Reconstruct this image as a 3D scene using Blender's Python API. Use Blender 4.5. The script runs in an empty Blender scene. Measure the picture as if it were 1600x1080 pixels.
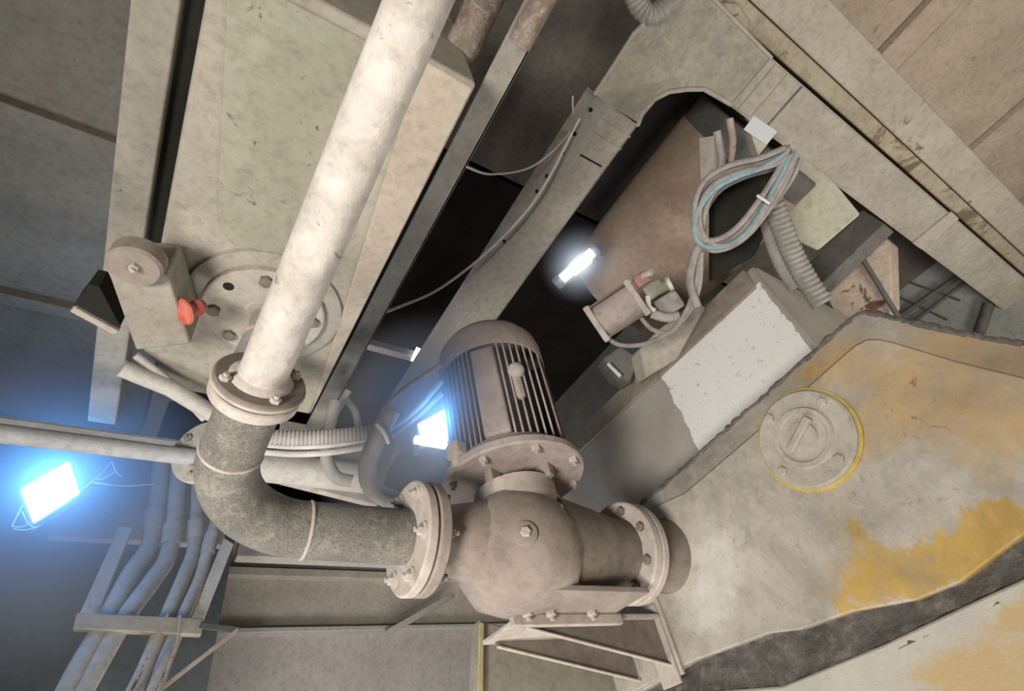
import bpy, bmesh, math, random
from mathutils import Vector, Matrix, noise
random.seed(4)
V = Vector
C = bpy.context.scene.collection
SC = bpy.context.scene
OFF = V((0, 0, 1.6))            # everything below is written relative to the viewer's eye, 1.6 m above the floor

# ------------------------------------------------------------------ camera
FPX = 805.543
RX = V((0.83833873, 0.24727977, 0.48584039))     # world X / Y / Z seen in camera axes (right, down, forward)
RY = V((-0.51353002, 0.65731842, 0.55156088))
RZ = V((-0.18296199, -0.71188848, 0.67804108))
cam_d = bpy.data.cameras.new('camera')
cam = bpy.data.objects.new('camera', cam_d)
C.objects.link(cam)
cam_d.sensor_width = 36
cam_d.lens = FPX / 1600 * 36
cam_d.clip_start = 0.02
m3 = Matrix(((RX[0], -RX[1], -RX[2]), (RY[0], -RY[1], -RY[2]), (RZ[0], -RZ[1], -RZ[2])))
cam.matrix_world = Matrix.Translation(OFF) @ m3.to_4x4()
SC.camera = cam

def at(u, v, x=None, y=None, z=None, d=None):
    c = V((u - 800, v - 540, FPX))
    r = V((RX.dot(c), RY.dot(c), RZ.dot(c))).normalized()
    if x is not None: return r * (x / r.x)
    if y is not None: return r * (y / r.y)
    if z is not None: return r * (z / r.z)
    return r * d

# ------------------------------------------------------------------ world, lights, exposure
SC.view_settings.view_transform = 'Standard'
SC.view_settings.look = 'None'
SC.view_settings.exposure = -0.42
SC.view_settings.gamma = 1.0
SC.view_settings.use_curve_mapping = False
w = bpy.data.worlds.new('world'); SC.world = w; w.use_nodes = True
w.node_tree.nodes['Background'].inputs[0].default_value = (0.95, 1.0, 1.0, 1)
w.node_tree.nodes['Background'].inputs[1].default_value = 0.10

def area(name, loc, target, size, power, col):
    l = bpy.data.lights.new(name, 'AREA'); l.shape = 'DISK'; l.size = size; l.energy = power; l.color = col
    o = bpy.data.objects.new(name, l); C.objects.link(o)
    o.location = V(loc) + OFF
    o.rotation_euler = (V(target) - V(loc)).to_track_quat('-Z', 'Y').to_euler()
    return o
wl = area('key_light', (-1.7, -0.25, -0.95), (1.0, 0.85, 0.80), 0.9, 48, (1.0, 0.93, 0.85))  # unseen key light, added low on the left where the light falls from
wl.data.spread = math.radians(95)
area('floor_light', (1.0, 1.2, -1.5), (1.1, 1.2, 2.0), 2.0, 30, (1.0, 0.94, 0.87))  # added fill standing in for bounce off the floor
area('side_fill', (2.8, -0.6, -0.9), (2.9, -0.6, 2.0), 0.9, 78, (1.0, 0.93, 0.83))  # added fill that lifts the right ceiling and wall
area('corner_fill', (0.1, 2.0, -1.3), (0.2, 2.6, 1.0), 0.7, 38, (1.0, 0.96, 0.91))  # added fill for the conduits, left wall and long tray
area('hall_fill', (1.3, 2.9, -0.6), (1.3, 4.0, 1.0), 0.8, 17, (1.0, 0.96, 0.94))  # added fill that brightens the partition behind the pump

# ------------------------------------------------------------------ mesh builder
def frame_from(d):
    d = d.normalized()
    a = V((0, 0, 1)) if abs(d.z) < 0.9 else V((1, 0, 0))
    u = d.cross(a).normalized()
    return u, d.cross(u).normalized(), d

def spline(pts, n=8):
    pts = [V(p) for p in pts]
    if len(pts) < 3: return pts
    P = [pts[0] * 2 - pts[1]] + pts + [pts[-1] * 2 - pts[-2]]
    out = []
    for i in range(1, len(P) - 2):
        a, b, c, d = P[i - 1], P[i], P[i + 1], P[i + 2]
        for k in range(n):
            t = k / n
            out.append(0.5 * ((2 * b) + (c - a) * t + (2 * a - 5 * b + 4 * c - d) * t * t + (3 * b - a - 3 * c + d) * t ** 3))
    out.append(pts[-1])
    return out

def resample(path, step):
    L = [0]
    for a, b in zip(path, path[1:]): L.append(L[-1] + (b - a).length)
    n = max(2, int(L[-1] / step)); out = []; j = 0
    for i in range(n + 1):
        s = L[-1] * i / n
        while j < len(L) - 2 and L[j + 1] < s: j += 1
        t = (s - L[j]) / max(1e-9, L[j + 1] - L[j])
        out.append(path[j].lerp(path[j + 1], t))
    return out

class MB:
    def __init__(self): self.bm = bmesh.new()
    def face(self, vs):
        try: self.bm.faces.new(vs)
        except ValueError: pass
    def box(self, c, size, ax=None):
        c = V(c); ax = ax or (V((1, 0, 0)), V((0, 1, 0)), V((0, 0, 1)))
        h = [a * (s / 2) for a, s in zip(ax, size)]
        vs = [self.bm.verts.new(c + h[0] * i + h[1] * j + h[2] * k) for i in (-1, 1) for j in (-1, 1) for k in (-1, 1)]
        for f in ((0, 1, 3, 2), (4, 6, 7, 5), (0, 4, 5, 1), (2, 3, 7, 6), (0, 2, 6, 4), (1, 5, 7, 3)):
            self.face([vs[i] for i in f])
        return self
    def beam(self, p0, p1, w, h, up=(0, 0, 1)):
        p0, p1 = V(p0), V(p1); d = p1 - p0; dn = d.normalized()
        s = dn.cross(V(up)).normalized(); u = s.cross(dn).normalized()
        return self.box((p0 + p1) / 2, (d.length, w, h), (dn, s, u))
    def rng(self, a, b):        # axis aligned box from two corners
        a, b = V(a), V(b)
        return self.box((a + b) / 2, [abs(b[i] - a[i]) for i in range(3)])
    def prism(self, pts, vec):
        vec = V(vec); a = [self.bm.verts.new(V(p)) for p in pts]; b = [self.bm.verts.new(V(p) + vec) for p in pts]
        self.face(a[::-1]); self.face(b); n = len(a)
        for i in range(n): self.face([a[i], a[(i + 1) % n], b[(i + 1) % n], b[i]])
        return self
    def loft(self, rings, closed=True, caps=True):
        R = [[self.bm.verts.new(V(p)) for p in r] for r in rings]; n = len(R[0])
        for a, b in zip(R, R[1:]):
            for i in range(n if closed else n - 1):
                self.face([a[i], a[(i + 1) % n], b[(i + 1) % n], b[i]])
        if caps: self.face(R[0][::-1]); self.face(R[-1])
        return self
    def tube(self, path, r, seg=16, caps=True):
        path = [V(p) for p in path]; n = len(path)
        rr = r if isinstance(r, (list, tuple)) else [r] * n
        t0 = (path[1] - path[0]).normalized(); u, v, _ = frame_from(t0); rings = []
        for i, p in enumerate(path):
            t = (path[min(i + 1, n - 1)] - path[max(i - 1, 0)]).normalized()
            u = (u - t * u.dot(t)).normalized(); v = t.cross(u)
            rings.append([p + (u * math.cos(2 * math.pi * k / seg) + v * math.sin(2 * math.pi * k / seg)) * rr[i] for k in range(seg)])
        return self.loft(rings, True, caps)
    def hose(self, pts, r, pitch=0.012, amp=0.15, seg=12):
        p = resample(spline(pts, 10), pitch / 2)
        return self.tube(p, [r * (1 + (amp if i % 2 else 0)) for i in range(len(p))], seg)
    def lathe(self, o, axis, prof, seg=40, caps=True):
        o = V(o); u, v, d = frame_from(V(axis)); rings = []
        for r, h in prof:
            rings.append([o + d * h + (u * math.cos(2 * math.pi * k / seg) + v * math.sin(2 * math.pi * k / seg)) * max(r, 1e-4) for k in range(seg)])
        return self.loft(rings, True, caps)
    def disc(self, o, axis, r, th, ch=0.003, seg=40):
        return self.lathe(o, axis, [(r - ch, 0), (r, ch), (r, th - ch), (r - ch, th)], seg)
    def hexbolt(self, o, axis, r, h, stud=0.0):
        self.lathe(o, axis, [(r, 0), (r, h * .8), (r * .8, h)], 6)
        if stud: self.lathe(V(o) + V(axis).normalized() * h, axis, [(r * .5, -.001), (r * .5, stud)], 10)
        return self
    def build(self, name, m, parent=None, bevel=0, seg=2, smooth=40, origin=None, rough=None, sub=0):
        bm = self.bm
        bmesh.ops.recalc_face_normals(bm, faces=bm.faces[:])
        if origin is None and parent is None:
            n = max(1, len(bm.verts)); origin = V((0, 0, 0))
            for v_ in bm.verts: origin += v_.co / n
        o_ = ORG[parent.name] if parent else V(origin)
        for v_ in bm.verts: v_.co -= o_
        me = bpy.data.meshes.new(name); bm.to_mesh(me); bm.free()
        me.materials.append(m)
        if smooth:
            for p in me.polygons: p.use_smooth = True
            me.set_sharp_from_angle(angle=math.radians(smooth))
        ob = bpy.data.objects.new(name, me); C.objects.link(ob)
        ORG[ob.name] = o_
        if parent: ob.parent = parent
        else: ob.location = o_ + OFF
        if bevel:
            b = ob.modifiers.new('bevel', 'BEVEL'); b.width = bevel; b.segments = seg; b.limit_method = 'ANGLE'; b.angle_limit = math.radians(35)
            b.harden_normals = False
        return ob
ORG = {}
def tag(o, label=None, cat=None, group=None, kind=None):
    if label: o['label'] = label
    if cat: o['category'] = cat
    if group: o['group'] = group
    if kind: o['kind'] = kind
    return o
def thing(name, label, cat, loc, group=None):
    o = bpy.data.objects.new(name, None); C.objects.link(o); o.location = V(loc) + OFF; o.empty_display_size = .05
    ORG[o.name] = V(loc)
    return tag(o, label, cat, group)
def struct(o): o['kind'] = 'structure'; return o

# ------------------------------------------------------------------ materials
def nodes(name):
    m = bpy.data.materials.new(name); m.use_nodes = True
    nt = m.node_tree; nt.nodes.clear()
    return m, nt
class NG:
    def __init__(s, nt): s.nt = nt
    def n(s, typ, **kw):
        x = s.nt.nodes.new(typ)
        for k, v in kw.items(): setattr(x, k, v)
        return x
    def L(s, a, b): s.nt.links.new(a, b)
    def noise(s, vec, scale, detail=4, rough=.55, dist=0):
        x = s.n('ShaderNodeTexNoise'); x.inputs['Scale'].default_value = scale; x.inputs['Detail'].default_value = detail
        x.inputs['Roughness'].default_value = rough; x.inputs['Distortion'].default_value = dist
        s.L(vec, x.inputs['Vector']); return x.outputs['Fac']
    def ramp(s, fac, stops):
        x = s.n('ShaderNodeValToRGB'); e = x.color_ramp.elements
        while len(e) < len(stops): e.new(.5)
        for i, (p, c) in enumerate(stops):
            e[i].position = p; e[i].color = (*c, 1) if isinstance(c, tuple) else (c, c, c, 1)
        s.L(fac, x.inputs['Fac']); return x.outputs['Color']
    def math(s, op, a, b=None, clamp=False):
        x = s.n('ShaderNodeMath', operation=op, use_clamp=clamp)
        for i, q in enumerate((a, b)):
            if q is None: continue
            if isinstance(q, (int, float)): x.inputs[i].default_value = q
            else: s.L(q, x.inputs[i])
        return x.outputs[0]
    def mix(s, fac, a, b):
        x = s.n('ShaderNodeMix', data_type='RGBA')
        if isinstance(fac, (int, float)): x.inputs[0].default_value = fac
        else: s.L(fac, x.inputs[0])
        for i, q in ((6, a), (7, b)):
            if isinstance(q, tuple): x.inputs[i].default_value = (*q, 1)
            else: s.L(q, x.inputs[i])
        return x.outputs[2]
    def finish(s, col, rough, height=None, bump=.3, dist=.01, metal=0):
        b = s.n('ShaderNodeBsdfPrincipled'); o = s.n('ShaderNodeOutputMaterial')
        if isinstance(col, tuple): b.inputs['Base Color'].default_value = (*col, 1)
        else: s.L(col, b.inputs['Base Color'])
        b.inputs['Roughness'].default_value = rough; b.inputs['Metallic'].default_value = metal
        b.inputs['Specular IOR Level'].default_value = .3
        if height is not None:
            k = s.n('ShaderNodeBump'); k.inputs['Strength'].default_value = bump; k.inputs['Distance'].default_value = dist
            s.L(height, k.inputs['Height']); s.L(k.outputs[0], b.inputs['Normal'])
        s.L(b.outputs[0], o.inputs['Surface'])

def dusty(name, c1, c2, scale=5, spot=None, spot_scale=14, spot_at=.66, bscale=90, bump=.35, dist=.004, rough=.9, metal=0, c3=None, grain=32, mottle=.26):
    """two-tone dusty surface with optional chips / stains and a fine grain"""
    m, nt = nodes(name); g = NG(nt)
    tc = g.n('ShaderNodeTexCoord').outputs['Object']
    n1 = g.noise(tc, scale, 5, .6, .4)
    col = g.ramp(n1, [(.32, c1), (.68, c2)])
    if c3:
        n3 = g.noise(tc, scale * 3.1, 6, .7, 1.0)
        col = g.mix(g.ramp(n3, [(.5, 0.0), (.68, .8)]), col, c3)
    n2 = g.noise(tc, bscale, 4, .7)
    fine = g.n('ShaderNodeMix', data_type='RGBA', blend_type='MULTIPLY'); fine.inputs[0].default_value = 1
    g.L(col, fine.inputs[6]); g.L(g.ramp(g.noise(tc, grain, 6, .75, .3), [(.30, 1 - mottle), (.5, 1.0), (.72, 1 + mottle * .5)]), fine.inputs[7])
    col = fine.outputs[2]
    if spot:
        ns = g.noise(tc, spot_scale, 7, .7, .6)
        col = g.mix(g.ramp(ns, [(spot_at, 0.0), (spot_at + .05, 1.0)]), col, spot)
    h = g.math('ADD', g.math('MULTIPLY', n1, .6), g.math('MULTIPLY', n2, .5))
    g.finish(col, rough, h, bump, dist, metal)
    return m
def emit(name, col, s):
    m, nt = nodes(name); g = NG(nt)
    e = g.n('ShaderNodeEmission'); e.inputs[0].default_value = (*col, 1); e.inputs[1].default_value = s
    o = g.n('ShaderNodeOutputMaterial'); g.L(e.outputs[0], o.inputs[0]); return m

M = {}
M['dust'] = dusty('dust_metal', (.40, .35, .31), (.52, .47, .42), 6)
M['dust_pump'] = dusty('pump_dust', (.25, .208, .18), (.335, .29, .255), 6)
M['dust_pink'] = dusty('dust_motor', (.34, .285, .265), (.45, .385, .365), 7)
M['dust_dark'] = dusty('dust_dark', (.16, .135, .115), (.25, .215, .185), 8, bscale=140)
M['flange_face'] = dusty('flange_face', (.17, .14, .12), (.24, .20, .175), 9)
M['grit'] = dusty('gritty_elbow', (.165, .155, .14), (.265, .25, .22), 9, c3=(.36, .345, .29), bscale=260, bump=.9, dist=.006, grain=190, mottle=.6)
M['white_pipe'] = dusty('white_paint_pipe', (.35, .33, .29), (.57, .53, .485), 6, spot=(.22, .20, .17), spot_scale=18, spot_at=.62, bscale=24, bump=.7, dist=.008)
M['cream'] = dusty('cream_paint', (.31, .29, .24), (.42, .39, .325), 3.5, spot=(.17, .15, .12), spot_scale=24, spot_at=.69)
M['cream2'] = dusty('cream_panel', (.29, .285, .22), (.37, .36, .285), 3, spot=(.13, .12, .10), spot_scale=24, spot_at=.62)
M['beige'] = dusty('beige_dust', (.40, .365, .31), (.50, .455, .40), 4, spot=(.2, .17, .14), spot_scale=18, spot_at=.70)
M['steel'] = dusty('grey_channel', (.22, .21, .18), (.31, .295, .26), 6)
M['tray'] = dusty('galvanised_tray', (.34, .315, .27), (.45, .42, .37), 5, c3=(.38, .34, .27), spot=(.15, .125, .10), spot_scale=22, spot_at=.72)
M['tray_blotch'] = dusty('tray_corner_stain', (.25, .235, .20), (.36, .335, .285), 9, c3=(.40, .36, .26))
M['concrete'] = dusty('concrete_tan', (.40, .335, .265), (.53, .455, .375), 2.2, spot=(.24, .19, .14), spot_scale=5, spot_at=.64, bscale=60)
M['concrete_beam'] = dusty('concrete_beam', (.36, .33, .27), (.46, .42, .355), 3, spot=(.17, .15, .11), spot_scale=6, spot_at=.62)
M['stained'] = dusty('stained_strip', (.33, .29, .215), (.42, .375, .29), 3, spot=(.17, .13, .085), spot_scale=2.5, spot_at=.55, c3=(.28, .23, .16))
M['ceiling_left'] = dusty('ceiling_grey_green', (.20, .195, .155), (.29, .275, .225), 2.2, c3=(.26, .215, .175))
M['ceiling_mid'] = dusty('ceiling_dark', (.10, .085, .075), (.16, .14, .12), 2.5)  # darker ceiling colour for the middle and the hall edge
M['box_dust'] = dusty('box_dust', (.30, .275, .225), (.385, .355, .30), 5)
M['beam_dust'] = dusty('beam_dust', (.33, .31, .26), (.42, .395, .335), 4, spot=(.2, .17, .14), spot_scale=14, spot_at=.66)
M['void_dark'] = dusty('void_shade', (.018, .014, .013), (.035, .028, .026), 2)  # near-black colour stands in for the darkness of the unlit hall
M['back_wall'] = dusty('back_wall_plaster', (.36, .335, .315), (.46, .43, .40), 2)
M['dark_wall'] = dusty('shade_wall', (.07, .085, .09), (.12, .135, .14), 2)
M['pvc'] = dusty('grey_pvc', (.48, .46, .42), (.60, .58, .54), 8)
M['pvc_blue'] = dusty('pale_steel_pipe', (.42, .43, .44), (.54, .55, .56), 8)
M['hose'] = dusty('flex_hose', (.36, .34, .32), (.46, .43, .41), 9)
M['hose_dark'] = dusty('flex_hose_grey', (.25, .24, .22), (.34, .33, .30), 9)
M['cable_grey'] = dusty('cable_grey', (.24, .215, .20), (.36, .335, .32), 14)
M['cable_teal'] = dusty('cable_teal', (.15, .29, .33), (.30, .39, .41), 16)
M['cable_white'] = dusty('cable_white', (.55, .52, .50), (.65, .62, .60), 9)
M['red'] = dusty('red_handle', (.55, .10, .07), (.62, .20, .15), 15)
M['redbrown'] = dusty('red_valve', (.34, .17, .14), (.40, .26, .22), 20)
M['greenish'] = dusty('green_valve', (.16, .18, .14), (.30, .31, .25), 20)
M['brass'] = dusty('pale_fitting', (.50, .48, .40), (.62, .60, .54), 30)
M['rust'] = dusty('rusty_column', (.36, .28, .22), (.46, .39, .33), 6, spot=(.12, .06, .04), spot_scale=9, spot_at=.58)
M['rough_rust'] = dusty('crusted_pipe', (.17, .13, .10), (.30, .25, .21), 12, c3=(.44, .40, .36), bscale=60, bump=1, dist=.01)
M['brown'] = dusty('brown_duct', (.28, .205, .15), (.40, .31, .24), 2.5)
M['black'] = dusty('dark_recess', (.012, .013, .010), (.025, .024, .018), 4)  # near-black painted as the shade inside holes, slots and gaps
M['dark_steel'] = dusty('dark_steel', (.09, .09, .085), (.15, .15, .14), 6, rough=.6)
M['lightgrey'] = dusty('pale_plate', (.44, .43, .34), (.54, .52, .42), 4)
M['duct_white'] = dusty('white_duct', (.60, .57, .53), (.70, .67, .63), 4)
M['tile'] = dusty('grey_green_wall', (.30, .31, .28), (.40, .41, .38), 3)
M['floor'] = dusty('floor_concrete', (.30, .28, .25), (.42, .39, .35), 2)
M['band'] = dusty('caked_dust', (.10, .092, .083), (.17, .155, .14), 9, c3=(.24, .225, .20), bscale=120, bump=1, dist=.012)
M['lens'] = emit('led_lens', (.78, .92, 1.0), 6)
M['lens_far'] = emit('led_lens_far', (.85, .92, 1.0), 9)
M['gap'] = emit('lit_tube', (1.0, .97, 1.0), 5)
M['lamp_body'] = dusty('lamp_body', (.20, .24, .27), (.28, .32, .35), 8)
M['web'] = dusty('cobweb', (.65, .7, .72), (.75, .8, .82), 8)

def blobs_mask(g, tc, blobs, amp=.55, scale=7):
    """sum of soft ellipses in the tank face's own (y,z) plane, broken up by noise"""
    sep = g.n('ShaderNodeSeparateXYZ'); g.L(tc, sep.inputs[0])
    tot = None
    for (y, z, ry, rz, a) in blobs:
        dy = g.math('DIVIDE', g.math('SUBTRACT', sep.outputs[1], y), ry)
        dz = g.math('DIVIDE', g.math('SUBTRACT', sep.outputs[2], z), rz)
        d2 = g.math('ADD', g.math('MULTIPLY', dy, dy), g.math('MULTIPLY', dz, dz))
        e = g.math('MULTIPLY', g.math('POWER', 2.718, g.math('MULTIPLY', d2, -1.0)), a)
        tot = e if tot is None else g.math('ADD', tot, e)
    n = g.noise(tc, scale, 8, .68, .5)
    n_ = g.noise(tc, scale * 6, 6, .75, .3)
    return g.math('ADD', tot, g.math('ADD', g.math('MULTIPLY', g.math('SUBTRACT', n, .5), amp * 4), g.math('MULTIPLY', g.math('SUBTRACT', n_, .5), amp * 2)))

def tank_material(org):
    m, nt = nodes('yellow_tank_paint'); g = NG(nt)
    tc = g.n('ShaderNodeTexCoord').outputs['Object']
    def B(u, v, ry, rz, a):
        p = at(u, v, x=1.5) - org; return (p.y, p.z, ry, rz, a)
    n1 = g.noise(tc, 5, 6, .65, .5)
    base = g.ramp(n1, [(.3, (.32, .295, .25)), (.5, (.41, .38, .33)), (.72, (.50, .47, .42))])
    gr = g.noise(tc, 26, 8, .75, .6); base = g.mix(g.ramp(gr, [(.52, 0.0), (.64, .6)]), base, (.47, .45, .41))
    base = g.mix(g.ramp(g.noise(tc, 40, 8, .75, .8), [(.56, 0.0), (.66, .55)]), base, (.20, .18, .155))
    # ochre film round the top right of the face, worn through to the dust grey
    och = blobs_mask(g, tc, [B(1290, 570, .14, .10, .9), B(1420, 600, .17, .12, .95), B(1560, 660, .13, .15, .85), B(1350, 690, .1, .07, .6), B(1590, 590, .12, .12, .7), B(1330, 840, .07, .1, .6), B(1300, 920, .09, .07, .55), B(1400, 900, .12, .07, .5), B(1180, 690, .05, .03, .5)], .42, 6)
    base = g.mix(g.ramp(och, [(.30, 0.0), (.9, .8)]), base, g.ramp(g.noise(tc, 9, 7, .7, .6), [(.35, (.36, .285, .175)), (.5, (.42, .30, .15)), (.66, (.47, .315, .12))]))
    yel = blobs_mask(g, tc, [B(1345, 830, .05, .085, .66), B(1385, 905, .16, .065, .70), B(1490, 885, .12, .055, .82), B(1570, 815, .08, .055, .72), B(1280, 960, .05, .03, .4), B(1270, 575, .05, .03, .65), B(1190, 668, .04, .02, .6)], .5, 9)
    yv = g.ramp(g.noise(tc, 11, 7, .7, .5), [(.36, (.36, .27, .13)), (.5, (.46, .30, .07)), (.64, (.50, .34, .11))])
    base = g.mix(g.ramp(yel, [(.40, 0.0), (.62, .92)]), base, yv)
    pale = blobs_mask(g, tc, [B(1130, 850, .16, .12, .7), B(1110, 950, .14, .1, .9), B(1390, 760, .06, .05, .4), B(1250, 800, .08, .08, .35)], .4, 12)
    base = g.mix(g.ramp(pale, [(.45, 0.0), (.95, .75)]), base, (.60, .585, .55))
    sp = g.noise(tc, 34, 6, .65, 1.2)
    spm = blobs_mask(g, tc, [B(1430, 640, .14, .09, 1)], .2, 8)
    base = g.mix(g.math('MULTIPLY', g.ramp(sp, [(.60, 0.0), (.66, .8)]), g.ramp(spm, [(.3, 0.0), (.7, 1.0)])), base, (.20, .10, .05))
    mu = g.n('ShaderNodeMix', data_type='RGBA', blend_type='MULTIPLY'); mu.inputs[0].default_value = 1
    g.L(base, mu.inputs[6]); g.L(g.ramp(g.noise(tc, 3.5, 6, .7, .5), [(.35, .74), (.5, .95), (.68, 1.1)]), mu.inputs[7]); base = mu.outputs[2]
    n2 = g.noise(tc, 80, 5, .7)
    h = g.math('ADD', g.math('MULTIPLY', n1, .7), g.math('MULTIPLY', n2, .4))
    g.finish(base, .85, h, .45, .005)
    return m

def lower_material(org):
    m, nt = nodes('lower_tank_paint'); g = NG(nt)
    tc = g.n('ShaderNodeTexCoord').outputs['Object']
    def B(u, v, ry, rz, a):
        p = at(u, v, x=1.5) - org; return (p.y, p.z, ry, rz, a)
    n1 = g.noise(tc, 5, 6, .65, .5)
    base = g.ramp(n1, [(.3, (.40, .39, .35)), (.7, (.50, .48, .43))])
    och = blobs_mask(g, tc, [B(1480, 1060, .12, .07, .9), B(1590, 960, .05, .05, 1.0), B(1590, 1060, .1, .08, .6)], .5, 7)
    base = g.mix(g.ramp(och, [(.45, 0.0), (.9, .8)]), base, (.48, .34, .15))
    g.finish(base, .85, g.noise(tc, 80, 5, .7), .4, .005)
    return m

def block_material(org):
    """cement-coloured box with a hard-edged patch of fresh white paint on its face"""
    m, nt = nodes('painted_block'); g = NG(nt)
    tc = g.n('ShaderNodeTexCoord').outputs['Object']
    sep = g.n('ShaderNodeSeparateXYZ'); g.L(tc, sep.inputs[0])
    n1 = g.noise(tc, 5, 5, .6, .4)
    base = g.ramp(n1, [(.3, (.36, .335, .30)), (.7, (.46, .43, .39))])
    nw = g.math('MULTIPLY', g.math('SUBTRACT', g.noise(tc, 12, 5, .7), .5), .05)
    y = g.math('ADD', sep.outputs[1], nw)
    p_hi, p_lo = at(1040, 600, x=1.8) - org, at(1185, 455, x=1.8) - org
    a = g.math('LESS_THAN', y, p_hi.y); b = g.math('GREATER_THAN', y, p_lo.y - .02)
    c = g.math('LESS_THAN', sep.outputs[2], (at(1100, 520, x=1.8) - org).z)
    f = g.math('MULTIPLY', g.math('MULTIPLY', a, b), c)
    ns = g.noise(tc, 30, 6, .7, .5)
    white = g.mix(g.ramp(ns, [(.59, 0.0), (.66, .75)]), (.88, .87, .85), (.45, .43, .40))
    g.finish(g.mix(f, base, white), .85, g.noise(tc, 80, 4, .7), .3, .004)
    return m

X, Y, Z = V((1, 0, 0)), V((0, 1, 0)), V((0, 0, 1))
def rot(v, ax, a): return Matrix.Rotation(a, 3, ax) @ V(v)

def ring_pts(o, axis, r, n, ph=0):
    u, v, d = frame_from(V(axis))
    return [V(o) + (u * math.cos(ph + 2 * math.pi * k / n) + v * math.sin(ph + 2 * math.pi * k / n)) * r for k in range(n)]

# ================================================================== THE ROOM
struct(MB().rng((-4, -3.5, -1.62), (7, 6.5, -1.6)).build('floor', M['floor']))
struct(MB().rng((1.15, -3.5, 2.6), (7, -.1, 2.8)).build('ceiling', M['concrete']))
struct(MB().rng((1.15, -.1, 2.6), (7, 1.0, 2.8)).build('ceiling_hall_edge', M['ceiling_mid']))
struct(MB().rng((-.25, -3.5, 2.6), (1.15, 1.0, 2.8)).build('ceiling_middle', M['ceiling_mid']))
struct(MB().rng((-4, -3.5, 2.25), (-.25, 3.4, 2.45)).build('ceiling_left', M['ceiling_left']))
struct(MB().rng((-.25, 1.0, 4.6), (7, 6.5, 4.8)).build('ceiling_high', M['void_dark']))
struct(MB().rng((-.25, .98, 2.6), (7, 1.0, 4.8)).build('wall_upstand', M['void_dark']))
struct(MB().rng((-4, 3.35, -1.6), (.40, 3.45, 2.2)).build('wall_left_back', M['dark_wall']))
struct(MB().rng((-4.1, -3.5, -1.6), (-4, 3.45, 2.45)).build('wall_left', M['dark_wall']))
struct(MB().rng((-.3, 6.4, -1.6), (7, 6.5, 4.8)).build('wall_back', M['void_dark']))
struct(MB().rng((.30, 3.45, -1.6), (.40, 6.5, 4.8)).build('wall_side', M['void_dark']))
struct(MB().rng((4.6, -3.5, -1.6), (4.7, 6.5, 4.8)).build('wall_right', M['tile']))
struct(MB().rng((-4, -3.6, -1.6), (7, -3.5, 2.8)).build('wall_front', M['concrete']))
# low partition behind the pump with its ledges
struct(MB().rng((-.25, 4.0, -1.6), (4.6, 4.15, 1.24)).build('wall_partition', M['back_wall']))
struct(MB().rng((-.25, 3.9, 1.24), (4.6, 4.15, 1.27)).build('trim_1', M['back_wall'], bevel=.004))
struct(MB().rng((-.25, 3.97, 1.27), (4.6, 4.15, 1.9)).build('trim_2', M['beige'], bevel=.006))
struct(MB().rng((-.25, 3.9, 1.60), (4.6, 3.97, 1.66)).build('trim_3', M['beige'], bevel=.006))
# concrete beam and ribs overhead on the right
struct(MB().rng((1.0, -.41, 2.06), (4.6, -.243, 2.6)).build('ceiling_beam', M['concrete_beam'], bevel=.008))
struct(MB().rng((1.0, -.238, 2.05), (4.6, -.168, 2.6)).build('ceiling_ledge', M['stained'], bevel=.008))
for i, x in enumerate((2.55, 3.72, 1.3)):
    struct(MB().rng((x, -3.5, 2.55), (x + .16, -.41, 2.6)).build('ceiling_rib', M['concrete'], bevel=.008))
for i, (y, z) in enumerate(((1.38, 2.2), (2.35, 2.2))):
    struct(MB().rng((-4, y, z), (-.36, y + .07, z + .06)).build('ceiling_batten', M['ceiling_left'], bevel=.004))

# ================================================================== TANK
t_org = V((1.5, .7, .3))
tank = thing('tank', 'large dust-caked yellow steel tank carrying the pump on its side', 'tank', t_org)
TM = tank_material(t_org); LM = lower_material(t_org)
top = [at(u, v, x=1.5) for u, v in ((1600, 540), (1500, 522), (1400, 500), (1372, 492), (1355, 489), (1338, 494), (1200, 615), (1040, 758))]
far = [V((1.5, 1.26, .80)), V((1.5, 1.62, .70)), V((1.5, 1.62, .26))]
bot = [at(u, v, x=1.5) for u, v in ((1085, 1032), (1200, 990), (1250, 984), (1330, 956), (1430, 938), (1500, 910), (1550, 872), (1600, 835))]
near_t = V((1.5, -.12, .42)); near_b = V((1.5, .1, .28))
MB().prism([near_t] + top + far + bot + [near_b], (.26, 0, 0)).build('side_plate', TM, tank, bevel=.004, seg=2)
band_b = [at(u, v, x=1.5) for u, v in ((1060, 1085), (1222, 1072), (1378, 1008), (1500, 950), (1600, 904))]
# caked groove under the plate: a rough surface built from a displaced strip
mb = MB(); rings = []
topc = [V((1.5, 1.62, .26))] + bot + [near_b]; botc = [V((1.5, 1.62, .2))] + band_b + [V((1.5, .1, .2))]
ta, tb = resample(topc, .012), resample(botc, .012); n = 110
ta = [ta[int(i * (len(ta) - 1) / n)] for i in range(n + 1)]; tb = [tb[int(i * (len(tb) - 1) / n)] for i in range(n + 1)]
for a, b in zip(ta, tb):
    r = []
    for k in range(15):
        t = k / 14; p = (a + V((0, 0, .02))).lerp(b - V((0, 0, .02)), t)
        dep = .034 * min(1, t / .14) * (1 - t) + .010 * noise.noise(p * 60) + .010 * noise.noise(p * 18)
        r.append(p + V((.004 + dep, 0, 0)))
    rings.append(r)
mb.loft(rings, False, False).build('caked_groove', M['band'], tank, smooth=60)
low = [V((1.499, 1.62, .2))] + [p + V((-.001, 0, 0)) for p in band_b] + [V((1.499, .1, .2)), V((1.499, .05, -.5)), V((1.499, 1.62, -.5))]
MB().prism(low, (.26, 0, 0)).build('lower_plate', LM, tank, bevel=.006, seg=2)
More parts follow.
